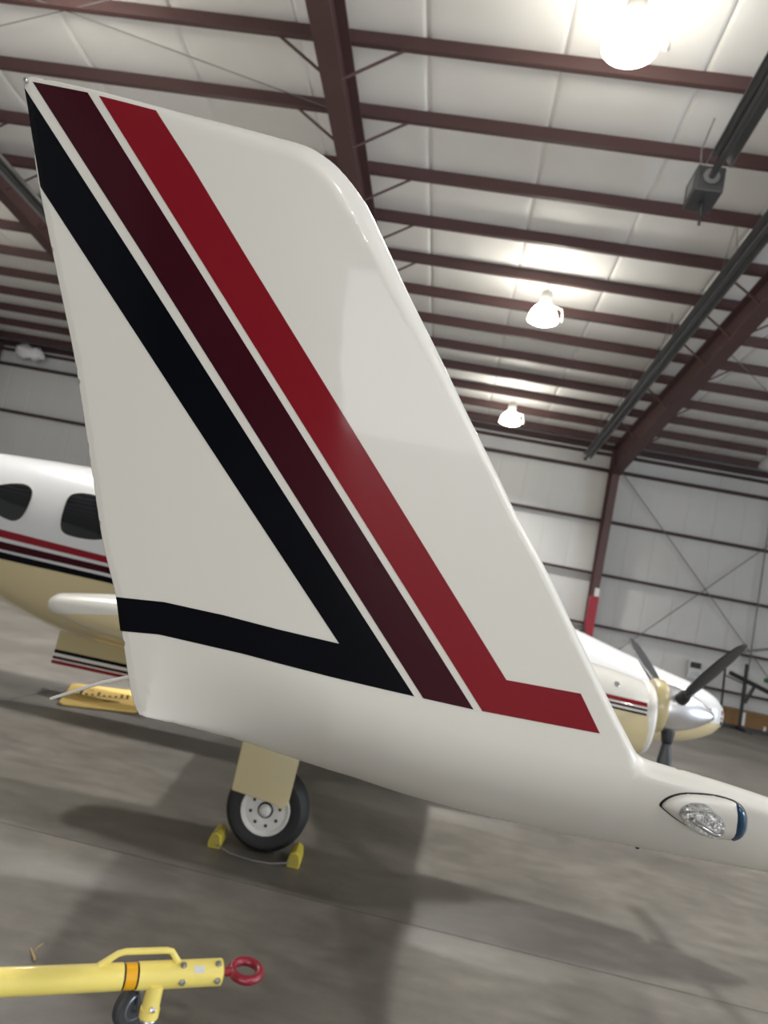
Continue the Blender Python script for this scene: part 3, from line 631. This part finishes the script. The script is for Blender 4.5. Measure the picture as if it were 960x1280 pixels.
# nacelles
NAC = [(-2.865, 1.315, 1.225, .10), (-2.85, 1.34, 1.20, .17), (-2.80, 1.352, 1.185, .20), (-2.5, 1.405, 1.125, .24), (-2.25, 1.44, 1.10, .27), (-1.8, 1.52, 1.0, .31), (-1.2, 1.60, .90, .36), (-.4, 1.66, .90, .36), (.5, 1.665, .95, .33), (1.05, 1.635, 1.01, .29), (1.34, 1.60, 1.05, .26), (1.46, 1.572, 1.08, .24)]
M['nac_paint'] = mat_two_tone('white_over_cream_nacelle_paint', (0.64, 0.625, 0.58, 1), CREAM, ((-2.0, 1.34), (1.45, 1.375), (-2.77, 1.205), (-2.3, 1.29)))
def prop(yc, zc, angs, parent):
    p = autosmooth(fix(obj('spinner', *lathe([(.10, -.012), (.160, -.010), (.160, 0.0), (.159, .01), (.154, .06), (.134, .14), (.100, .22), (.058, .29), (.022, .335), (0.0, .345)], (1.60, yc, zc), (1, 0, 0), 40), 'silver', parent)), 50)
    autosmooth(fix(obj('backplate_ring', *lathe([(.12, -.10), (.172, -.095), (.180, -.08), (.180, -.025), (.170, -.012), (.10, -.012)], (1.60, yc, zc), (1, 0, 0), 40), 'cream', p)), 40)
    for k, a in enumerate(angs):
        yw = math.radians(9); xh = Vector((math.cos(yw), math.sin(yw), 0)); d = Vector((-math.sin(yw) * math.sin(a), math.cos(yw) * math.sin(a), -math.cos(a))); s = d.cross(xh)
        rings = []
        for r, ch, th, tw in ((.14, .030, .030, 0), (.24, .030, .028, 0), (.34, .048, .020, 8), (.5, .060, .013, 10), (.72, .064, .009, 14), (.83, .058, .007, 17), (.90, .042, .005, 18), (.93, .016, .003, 18)):
            t = math.radians(tw); ax = xh * math.cos(t) + s * math.sin(t); bx = s * math.cos(t) - xh * math.sin(t)
            rings.append([Vector((1.65, yc, zc)) + d * r + ax * (ch * math.cos(2 * PI * j / 16)) + bx * (th * math.sin(2 * PI * j / 16)) for j in range(16)])
        bl = fix(obj('propeller_blade', *loft(rings), 'blade', p, True))
        obj('blade_boot', *lathe([(.042, .08), (.045, .17), (.038, .22), (.030, .24)], (1.65, yc, zc), d, 18), 'dark', p).data.shade_smooth()
    return p
def nacelle(yc, name, angs):
    nb = fix(obj(name, *body(NAC, yc, .06, 40, 2.15), 'nac_paint', air, True))
    t, b, wd = crom(NAC, 1.45); zc = (t + b) / 2
    rings = []
    for x, s in ((1.43, .985), (1.45, 1.01), (1.475, 1.01), (1.50, .97), (1.505, .88), (1.48, .80)):
        rings.append([(x, yc + wd * s * math.cos(2 * PI * j / 40), 1.34 + .225 * s * math.sin(2 * PI * j / 40) * 1.08) for j in range(40)])
    fix(obj('cowl_lip', *loft(rings), 'white', nb, True))
    fix(obj('chin_intake', *loft([[(x, yc + wy * math.cos(2 * PI * j / 24), z + hz * math.sin(2 * PI * j / 24)) for j in range(24)] for x, wy, z, hz in ((.6, .10, 1.02, .05), (1.0, .19, 1.00, .11), (1.36, .20, 1.02, .12), (1.42, .17, 1.03, .10), (1.38, .14, 1.03, .08))]), 'silver', nb, True))
    fn = lambda o_: (lambda x, z: (x, side_y(NAC, yc, x, z, 2.15) - o_, z))
    for nm, mm, za, zb in (('red_stripe', 'red', 1.425, 1.452), ('maroon_stripe', 'maroon', 1.398, 1.412), ('black_stripe', 'black', 1.370, 1.383)):
        pts = [(x, za + .03 * (1.45 - x)) for x in np.linspace(.2, 1.43, 10)] + [(x, zb + .03 * (1.45 - x)) for x in np.linspace(1.43, .2, 10)]
        patch(nm, pts, fn(.004), mm, nb, .06, .06)
    for x, z in ((1.22, 1.53), (.9, 1.55)):
        obj('cowl_fastener', *lathe([(.022, 0), (.018, .006)], (x, side_y(NAC, yc, x, z, 2.15), z), (0, -1, .5), 14), 'chrome', nb)
    prop(yc, 1.435, angs, nb)
    return nb
N_Y = 5.35; PA = 237
nacelle(N_Y, 'nacelle', [math.radians(a) for a in (PA - 240, PA - 120, PA)])
nacelle(2 * AIR_Y - N_Y, 'nacelle', [math.radians(a) for a in (0, 120, 240)])

# main gear
def wheel(x, y, parent, r=.265, wd=.17, face=-1, hubs=True):
    t = autosmooth(fix(obj('tire', *lathe([(.162, -wd * .40), (.185, -wd * .46), (r - .04, -wd * .46), (r - .013, -wd * .34), (r, -wd * .15), (r, wd * .15), (r - .013, wd * .34), (r - .04, wd * .46), (.185, wd * .46), (.162, wd * .40)], (x, y, r), (0, 1, 0), 48), 'rubber', parent)), 35)
    f = face
    h = autosmooth(fix(obj('wheel_hub', *lathe([(.165, -.06), (.165, wd * .44), (.160, wd * .475), (.150, wd * .46), (.135, wd * .41), (.06, wd * .42), (.052, wd * .40), (0.0, wd * .40)], (x, y, r), (0, f, 0), 40), 'hub', t)), 30)
    if hubs:
        for k in range(8):
            g = 2 * PI * (k + .3) / 8; obj('hub_hole', *lathe([(.011, 0), (.011, .006)], (x + .098 * math.cos(g), y + f * (wd * .40), r + .098 * math.sin(g)), (0, f, 0), 10), 'gasket', h)
        autosmooth(obj('hub_cap', *lathe([(.040, 0), (.040, .018), (.024, .028), (.022, .032), (0, .034)], (x, y + f * wd * .40, r), (0, f, 0), 20), 'hub', h))
    return t
for yy, face in ((5.05, -1), (10.75, 1)): wheel(-.905, yy, air, .277, .20, face)
for yc in (5.26, 10.54):
    g = obj('landing_gear_leg', *merge(tube([(-.905, yc, 1.0), (-.905, yc, .45)], .055, 14), tube([(-.905, yc, .5), (-.905, yc, .25)], .04, 14), tube([(-.905, yc - .16, .277), (-.905, yc + .16, .277)], .03, 12)), 'chrome', air)
    autosmooth(g)
gy = lambda x, z, d: (x + .01, 4.895 + d + .10 * (z - .36), z)
bevel(obj('gear_door', *prism([(-1.155, .95), (-1.15, .372), (-.86, .345), (-.80, .325), (-.765, .36), (-.745, .95)], gy, 0, .02), 'cream', air), .006)
gy2 = lambda x, z, d: (x, 10.89 + d - .10 * (z - .36), z)
obj('gear_door', *prism([(-1.155, .95), (-1.15, .372), (-.86, .345), (-.80, .325), (-.765, .36), (-.745, .95)], gy2, 0, .02), 'cream', air)
wheel(1.35, AIR_Y, air, .24, .15, hubs=False)
autosmooth(obj('nose_gear_leg', *tube([(1.35, AIR_Y, .9), (1.35, AIR_Y, .24)], .045, 14), 'chrome', air))

# ------------------------------------------------------------------ winglet with wingtip fairing
CANT = math.radians(8); WP = Vector((0, 1.12, 1.6)); WU = Vector((1, 0, 0)); WV = Vector((0, -math.sin(CANT), math.cos(CANT))); WN = WU.cross(WV)
OUT = [tuple(p) for k in ('top', 'lead', 'tip', 'bottom', 'trail') for p in WINGLET[k]]
ORDER = ['top', 'lead', 'tip', 'bottom', 'trail']
LINES = {}
for i, k in enumerate(ORDER):
    LINES[k] = [tuple(p) for p in WINGLET[k]] + [tuple(WINGLET[ORDER[(i + 1) % 5]][0])]
EDGE = {'top': (.035, 2.0), 'lead': (.011, 2.0), 'tip': (.02, 2.0), 'bottom': (.13, 2.0), 'trail': (.42, 'lin')}
T_OUT, T_IN = .028, .026
def hfun(P):
    s = np.ones(len(P))
    for k, (R, ex) in EDGE.items():
        if k == 'lead': R = np.interp(np.asarray(P)[:, 1], [.40, .80], [.011, .035])
        q = np.clip(pdist(P, LINES[k]) / R, 0, 1)
        p = (1 - (1 - q) ** 1.7) * .94 + .06 * np.clip(q * 40, 0, 1) if ex == 'lin' else np.sqrt(np.maximum(0, 1 - (1 - q) ** 2))
        # soft minimum keeps the blend between neighbouring edges smooth
        s = np.where(np.minimum(s, p) < .999, s * p / np.maximum(1e-6, (s ** 6 + p ** 6 - (s * p) ** 6)) ** (1 / 6), s)
    return s
def recess(P):
    """the lower edge of the winglet curls in under the wing"""
    q = np.clip(pdist(P, LINES['bottom']) / .18, 0, 1); W = np.interp(np.asarray(P)[:, 0], REC_U, REC_W)
    return REC_D * W * (1 - q) ** 2
REC_D, REC_U, REC_W = .14, [-.42, -.28, -.15, .30, .42, .60], [.05, .55, 1, 1, .65, 0]
def wpt(u, v, h): return WP + WU * u + WV * v - WN * 0 + WN * h
if WN.y > 0: WN = -WN
def ring_points(line, ds):
    q = np.array(line); t = np.roll(q, -1, 0) - np.roll(q, 1, 0); t /= np.maximum(1e-9, np.hypot(*t.T))[:, None]; nrm = np.c_[t[:, 1], -t[:, 0]]
    return np.concatenate([q + nrm * d for d in ds] + [q - nrm * d for d in ds])
EXTRA = ring_points(OUT, (.0008, .002, .004, .0065, .0095, .013, .017, .022, .028, .035))
def grad(P):
    e = 2e-4; f = lambda q: hfun(q) * T_OUT - recess(q)
    return (f(P + np.array([e, 0])) - f(P - np.array([e, 0]))) / (2 * e), (f(P + np.array([0, e])) - f(P - np.array([0, e]))) / (2 * e)
def set_normals(o, nrm):
    o.data.normals_split_custom_set_from_vertices([tuple(n) for n in nrm]); return o
P, T = tess(OUT, .016, EXTRA)
HV = hfun(P); edge = pdist(P, OUT, True) < 1e-5; HV[edge] = 0; RC = recess(P)
gu, gv = grad(P)
V = [wpt(a, b, h * T_OUT - r) for (a, b), h, r in zip(P, HV, RC)]; back = {}
NR = []
q = np.array(OUT)
for i, (x, y) in enumerate(zip(gu, gv)):
    if edge[i]:
        k = int(np.argmin(np.hypot(*(q - P[i]).T))); t = q[(k + 1) % len(q)] - q[k - 1]; n2 = np.array([-t[1], t[0]]) / max(1e-9, np.hypot(*t))
        if inside([P[i] + n2 * 1e-3], OUT)[0]: n2 = -n2
        NR.append(WU * float(n2[0]) + WV * float(n2[1]))
    else: NR.append((WU * float(-x) + WV * float(-y) + WN).normalized())
for i, ((a, b), h) in enumerate(zip(P, HV)):
    if edge[i]: back[i] = i
    else:
        back[i] = len(V); V.append(wpt(a, b, -h * T_IN - RC[i])); NR.append((WU * float(-gu[i]) + WV * float(-gv[i]) - WN).normalized())
F = list(T) + [tuple(back[i] for i in t[::-1]) for t in T]
winglet = set_normals(obj('winglet', V, F, 'white', air, True), NR)
def wing_patch(name, poly, m, off=.0009, parent=None):
    P, T = tess(dens(poly, .012), .012, EXTRA)
    H = hfun(P) * T_OUT - recess(P); gu, gv = grad(P)
    V, NR = [], []
    for (a, b), h, x, y in zip(P, H, gu, gv):
        l = math.sqrt(1 + x * x + y * y); V.append(wpt(a - x / l * off, b - y / l * off, h + off / l)); NR.append((WU * float(-x) + WV * float(-y) + WN).normalized())
    return set_normals(obj(name, V, T, m, parent or winglet, True), NR)
for nm in ('black', 'maroon', 'red'):
    wing_patch(nm + '_stripe', [tuple(p) for p in STRIPES[nm]], nm)
def dome(name, poly, m, hgt, R, parent, base=0.0, step=.004, ex=2.0, seg=.003):
    poly = round_poly([tuple(p) for p in poly], .25, 2)
    q = dens(poly, seg); P, T = tess(q, step, ring_points(q, (.0006, .0015, .003)))
    d = np.clip(pdist(P, q, True) / R, 0, 1); H = hfun(P) * T_OUT - recess(P) + base + hgt * np.sqrt(np.maximum(0, 1 - (1 - d) ** ex))
    V = [wpt(a, b, h) for (a, b), h in zip(P, H)]; F = list(T); n = len(V)
    bnd = [i for i in range(n) if pdist(P[i:i + 1], q, True)[0] < 1e-6]
    c = P[bnd].mean(0); bnd.sort(key=lambda i: math.atan2(P[i][1] - c[1], P[i][0] - c[0]))
    low = [wpt(P[i][0], P[i][1], H[i] - .006 - base) for i in bnd]; V += low; k = len(bnd)
    for j in range(k): F.append((bnd[j], bnd[(j + 1) % k], n + (j + 1) % k, n + j))
    return fix(obj(name, V, F, m, parent, True))
nav = dome('navigation_light', LIGHT['base'], 'white', .013, .022, winglet, .001)
dome('gasket', grow([tuple(p) for p in LIGHT['base']], 1.04), 'gasket', .0015, .003, nav, .0008)
dome('colored_lens', grow([tuple(p) for p in LIGHT['lens']], 1.04), 'lens', .017, .02, nav, .0025)
cl = np.array(LIGHT['dome']).mean(0)
dome('lamp_reflector', grow([tuple(p) for p in LIGHT['dome']], .97), 'reflector', .006, .012, nav, .0125)
dome('strobe_lens', LIGHT['dome'], 'glass', .024, .02, nav, .012)
bx = wpt(cl[0] + .004, cl[1] - .002, T_OUT - float(recess(np.array([cl]))[0]) + .022)
obj('flash_tube', *tube([bx + WU * -.022 + WV * .008, bx + WU * -.008 + WV * .000 + WN * .004, bx + WU * .006 - WV * .006, bx + WU * .016 - WV * .008], .0045, 10), 'chrome', nav).data.shade_smooth()
obj('drain_plug', *lathe([(.0032, -.004), (.0032, .002), (.002, .003)], wpt(DOT[0], DOT[1] + .001, -float(recess(np.array([DOT]))[0])), (0, -1, -.5), 12), 'gasket', winglet)
obj('tip_screw', *lathe([(.0035, -.002), (.0035, .0025), (.002, .003)], wpt(SCREW[0] + .003, SCREW[1], .0045), WN, 12), 'bolt', winglet)

# ------------------------------------------------------------------ wheel chocks at the main wheel
def make_chock():
    o = empty('wheel_chock', (0, 0, 0))
    pr = [(-.06, 0), (.06, 0), (.064, .04), (.045, .10), (.0, .118), (-.045, .10), (-.064, .04)]
    bevel(obj('chock_block', *prism(pr, lambda a, b, d: (a, d, b), 0, .30), 'chock', o), .008)
    obj('end_plate', *prism([(a * .8, .012 + b * .8) for a, b in pr], lambda a, b, d: (a, d, b), -.004, .0005), 'chockend', o)
    return o
c0 = make_chock(); c0.location = (-1.17, 4.88, 0); c0.scale = (.66, .66, .85); c0.rotation_euler = (0, 0, math.radians(5))
tag(c0, 'yellow wheel chock on the left side of the tire', 'wheel chock', 'chocks at the main wheel')
c1 = copy_tree(c0); c1.location = (-.640, 4.87, 0); c1.rotation_euler = (0, 0, math.radians(4)); tag(c1, 'yellow wheel chock on the right side of the tire')
o = obj('chock_rope', *tube([(-1.15, 4.872, .03), (-1.05, 4.84, .008), (-.9, 4.82, .006), (-.78, 4.835, .008), (-.665, 4.862, .03)], .005, 8), 'cable')
tag(o, 'thin dark rope on the floor joining the two yellow chocks', 'rope')

# ------------------------------------------------------------------ yellow mat on the floor by the cabin door
mb = Vector((-3.80, 7.62, 0)); mu = Vector((.72, .42, 0)).normalized(); mv = Vector((-mu.y, mu.x, 0)) * .93 + mu * .14
mp = lambda a, b, d: mb + mu * a + mv * b + Vector((0, 0, d))
mato = empty('floor_mat', mb, 'yellow floor mat with brown script lettering under the cabin door', 'mat')
rc = round_poly([(0, 0), (.86, 0), (.86, 1.35), (0, 1.35)], .06, 2)
fix(obj('mat_border', *prism(rc, mp, 0.001, .012), 'matedge', mato))
fix(obj('mat_top', *prism(grow(rc, .965), mp, .012, .026), 'mat', mato))
word = []
import itertools
def cursive(x0, y0, wd, n, hts):
    pts = []
    for i in range(n):
        for t in np.linspace(0, 1, 14, endpoint=False):
            g = 2 * PI * t
            pts.append((x0 + wd * (i + t) + .35 * wd * math.sin(g) * .9, y0 + hts[i] * (.5 - .5 * math.cos(g)) + .05 * (i + t) / n))
    return pts
script = cursive(.14, .62, .065, 9, [.34, .14, .14, .30, .13, .14, .16, .28, .30])
def ribbon(pts, wd, z):
    V, F = [], []
    for i, p in enumerate(pts):
        a = Vector(pts[max(0, i - 1)]); b = Vector(pts[min(len(pts) - 1, i + 1)]); d = (b - a); d = d.normalized() if d.length > 1e-9 else Vector((1, 0)); nn = Vector((-d.y, d.x)) * wd / 2
        V += [mp(p[0] + nn.x, p[1] + nn.y, z), mp(p[0] - nn.x, p[1] - nn.y, z)]
    for i in range(len(pts) - 1): F.append((2 * i, 2 * i + 1, 2 * i + 3, 2 * i + 2))
    return V, F
obj('script_lettering', *merge(ribbon(script, .02, .0275), ribbon([(.10, .95), (.16, 1.03), (.26, 1.02), (.30, .95)], .02, .0275)), 'ink', mato)
obj('underline', *merge(ribbon([(.18, .55), (.35, .47), (.6, .52)], .014, .0277), ribbon([(.44, .43), (.62, .45)], .045, .0277)), 'ink', mato)

# ------------------------------------------------------------------ tow bar in the foreground
TA = Vector((-.59, 3.0, .255)); TB = Vector((-1.252, 2.597, .25)); td = (TB - TA).normalized(); tu = Vector((0, 0, 1)); ts = td.cross(tu).normalized()   # ts points towards the camera side or away
if ts.y > 0: ts = -ts
tp = lambda a, s=0.0, h=0.0: TA + td * a + ts * s + tu * h
tow = empty('tow_bar', (TA.x, TA.y, 0), 'yellow steel tow bar with red ring and caster in the lower left corner', 'tow bar')
autosmooth(obj('main_tube', *tube([tp(.37), tp(2.4)], .0455, 28), 'yellow', tow))
autosmooth(obj('joint_core', *tube([tp(.30), tp(.42)], .042, 24), 'dark', tow))
wedge = []
autosmooth(obj('amber_band', *tube([tp(.322), tp(.362)], .0440, 28), 'orange', tow))
sl = autosmooth(obj('end_sleeve', *tube([tp(0), tp(.315)], .0470, 28), 'yellow', tow))
autosmooth(obj('sleeve_rim', *lathe([(.047, -.003), (.04, -.006), (.0, -.006)], tp(0), td, 28), 'yellow', sl))
hp = [tp(.46, 0, .042), tp(.40, 0, .082), tp(.375, 0, .088), tp(.225, 0, .088), tp(.205, 0, .084), tp(.17, 0, .042)]
autosmooth(obj('carry_handle', *tube(hp, 0.0115, 12), 'yellow', tow))
autosmooth(obj('handle_gusset', *tube([tp(.435, 0, .042), tp(.405, 0, .076)], .006, 8), 'yellow', tow))
for a, g in ((.155, 62), (.155, -8), (.02, 62), (.02, -8)):
    g = math.radians(g); dd = ts * math.cos(g) + tu * math.sin(g)
    autosmooth(obj('bolt', *merge(lathe([(.0125, 0), (.0125, .005)], tp(a) + dd * .0455, dd, 14), lathe([(.0085, .003), (.0085, .011), (.0, .013)], tp(a) + dd * .0455, dd, 6)), 'bolt', sl))
g0, g1 = math.radians(28), math.radians(58)
V, F = [], []
for a in (.075, .115):
    for k in range(7):
        g = g0 + (g1 - g0) * k / 6; V.append(tp(a) + (ts * math.cos(g) + tu * math.sin(g)) * .0476)
for k in range(6): F.append((k, k + 1, k + 8, k + 7))
obj('sticker', V, F, 'paper', sl)
rc_ = tp(-.105); ring = []
ra, rb_ = -td, (ts * .985 + tu * -.17).normalized()
for k in range(40):
    g = 2 * PI * k / 40; ring.append(rc_ + ra * (.056 * math.cos(g)) + rb_ * (.054 * math.sin(g)))
autosmooth(obj('lunette_ring', *merge(tube(ring, .0175, 14, True), tube([tp(-.002), tp(-.06)], .017, 16)), 'towred', tow), 60)
# caster under the joint
ck = tp(.245)
cb = autosmooth(obj('caster_bracket', *merge(tube([ck + tu * -.02 + ts * .02, ck + tu * -.125 + ts * .02], .032, 18), lathe([(.036, 0), (.036, .03)], ck + tu * -.135 + ts * .02, (0, 0, 1), 18)), 'yellow', tow))
autosmooth(obj('bolt', *lathe([(.011, 0), (.011, .01), (.0, .012)], ck + tu * -.095 + ts * .05, ts + tu * .3, 8), 'bolt', cb))
obj('swivel_plate', *lathe([(.03, 0), (.033, .008), (.028, .016)], ck + tu * -.152 + ts * .02, (0, 0, 1), 18), 'bolt', cb).data.shade_smooth()
wa = (ts * .80 + td * -.42).normalized()
def caster_wheel(c, nm):
    t = autosmooth(fix(obj('caster_wheel', *lathe([(.045, -.022), (.074, -.020), (.082, -.012), (.082, .012), (.074, .020), (.045, .022)], c, wa, 32), 'wheelgrey', tow)), 35)
    autosmooth(fix(obj('wheel_rim', *lathe([(.05, .0), (.05, .022), (.044, .024), (.036, .012), (.014, .012), (.012, .028), (0, .03)], c, wa, 28), 'galv', t)), 35)
    return t
cw = Vector(tp(.275, -.10)); cw.z = .082; caster_wheel(cw + ts * -.02, 'a')
cf = [ck + tu * -.185 + ts * .035, cw + wa * .034 + ts * -.02 + tu * .05, cw + wa * .034 + ts * -.02 - tu * .008]
obj('caster_fork', *merge(tube([cw + wa * .034 + ts * -.02 + tu * .10, cw + wa * .034 + ts * -.02 - tu * .012], .012, 8), tube([ck + tu * -.15 + ts * .02, cw + tu * .105 + ts * -.0], .014, 8), tube([ck + tu * -.15 + ts * .03, ck + tu * -.235 + ts * .035 - td * .01], .014, 8)), 'galv', tow).data.shade_smooth()
cw2 = Vector(tp(.215)); cw2.z = .078; 
# splinter on the floor
o = obj('wood_splinter', *merge(tube([(-1.485, 3.285, .006), (-1.42, 3.205, .012)], .005, 6, rs=[.002, .006]), tube([(-1.455, 3.262, .01), (-1.44, 3.25, .035), (-1.425, 3.262, .05)], .003, 5)), 'straw')
tag(o, 'small tan splinter of wood lying on the floor above the tow bar', 'splinter')

# ------------------------------------------------------------------ far right corner
bx = empty('cardboard_box', (9.6, 24.2, 0), 'long brown cardboard box on the floor behind the airplane nose', 'box')
bevel(obj('carton', *box(9.0, 10.6, 23.95, 24.45, 0.03, .52), 'box', bx), .01)
obj('lid_flap', *box(8.98, 10.62, 23.93, 24.47, .46, .54), 'box', bx)
obj('tape_strip', *merge(box(9.50, 9.58, 23.925, 23.93, .10, .5), box(10.15, 10.22, 23.925, 23.93, .04, .2)), 'paper', bx)
obj('pallet_board', *box(8.95, 10.65, 23.9, 24.5, 0, .03), 'paper', bx)
po = empty('notice_board', (8.36, EAVE_Y - .24, 1.2), 'small white notice board on the wall above the airplane nose', 'notice board')
obj('board', *box(8.15, 8.56, EAVE_Y - .24, EAVE_Y - .20, 1.18, 1.74), 'paper', po)
obj('dark_header', *box(8.19, 8.53, EAVE_Y - .246, EAVE_Y - .24, 1.50, 1.69), 'dark', po)
obj('lower_print', *box(8.22, 8.5, EAVE_Y - .246, EAVE_Y - .24, 1.26, 1.40), 'galv', po)
hs = empty('engine_hoist', (9.2, 23.4, 0), 'dark engine hoist with a green boom end standing at the right edge', 'hoist')
obj('hoist_post', *tube([(9.24, 23.4, .1), (9.20, 23.4, 1.95)], .05, 10), 'dark', hs)
obj('boom', *tube([(8.75, 23.4, 1.60), (10.4, 23.4, 1.12)], .07, 10), 'dark', hs)
obj('boom_end', *tube([(9.75, 23.35, 1.60), (10.5, 23.35, 1.44)], .07, 10), 'green', hs)
obj('hydraulic_ram', *tube([(9.28, 23.38, .8), (9.5, 23.38, 1.36)], .05, 10), 'dark', hs)
obj('support_post', *tube([(8.66, 23.4, .08), (8.59, 23.4, 1.9)], .035, 8), 'dark', hs)
obj('crossbar', *tube([(8.62, 23.4, 1.5), (9.22, 23.4, 1.35)], .02, 8), 'dark', hs)
obj('base_leg', *merge(box(8.55, 10.6, 23.3, 23.5, .0, .1), box(9.1, 9.3, 22.6, 23.5, 0, .1)), 'dark', hs)
ro = empty('leaning_pole', (9.9, 23.0, 0), 'grey pole leaning across the right edge above the hoist', 'pole')
obj('pole_shaft', *tube([(8.95, 23.45, 2.26), (10.9, 23.6, 2.86)], .035, 8), 'galv', ro)
obj('pole_foot', *tube([(10.9, 23.6, 2.86), (11.0, 23.6, 0.0)], .04, 8), 'galv', ro)
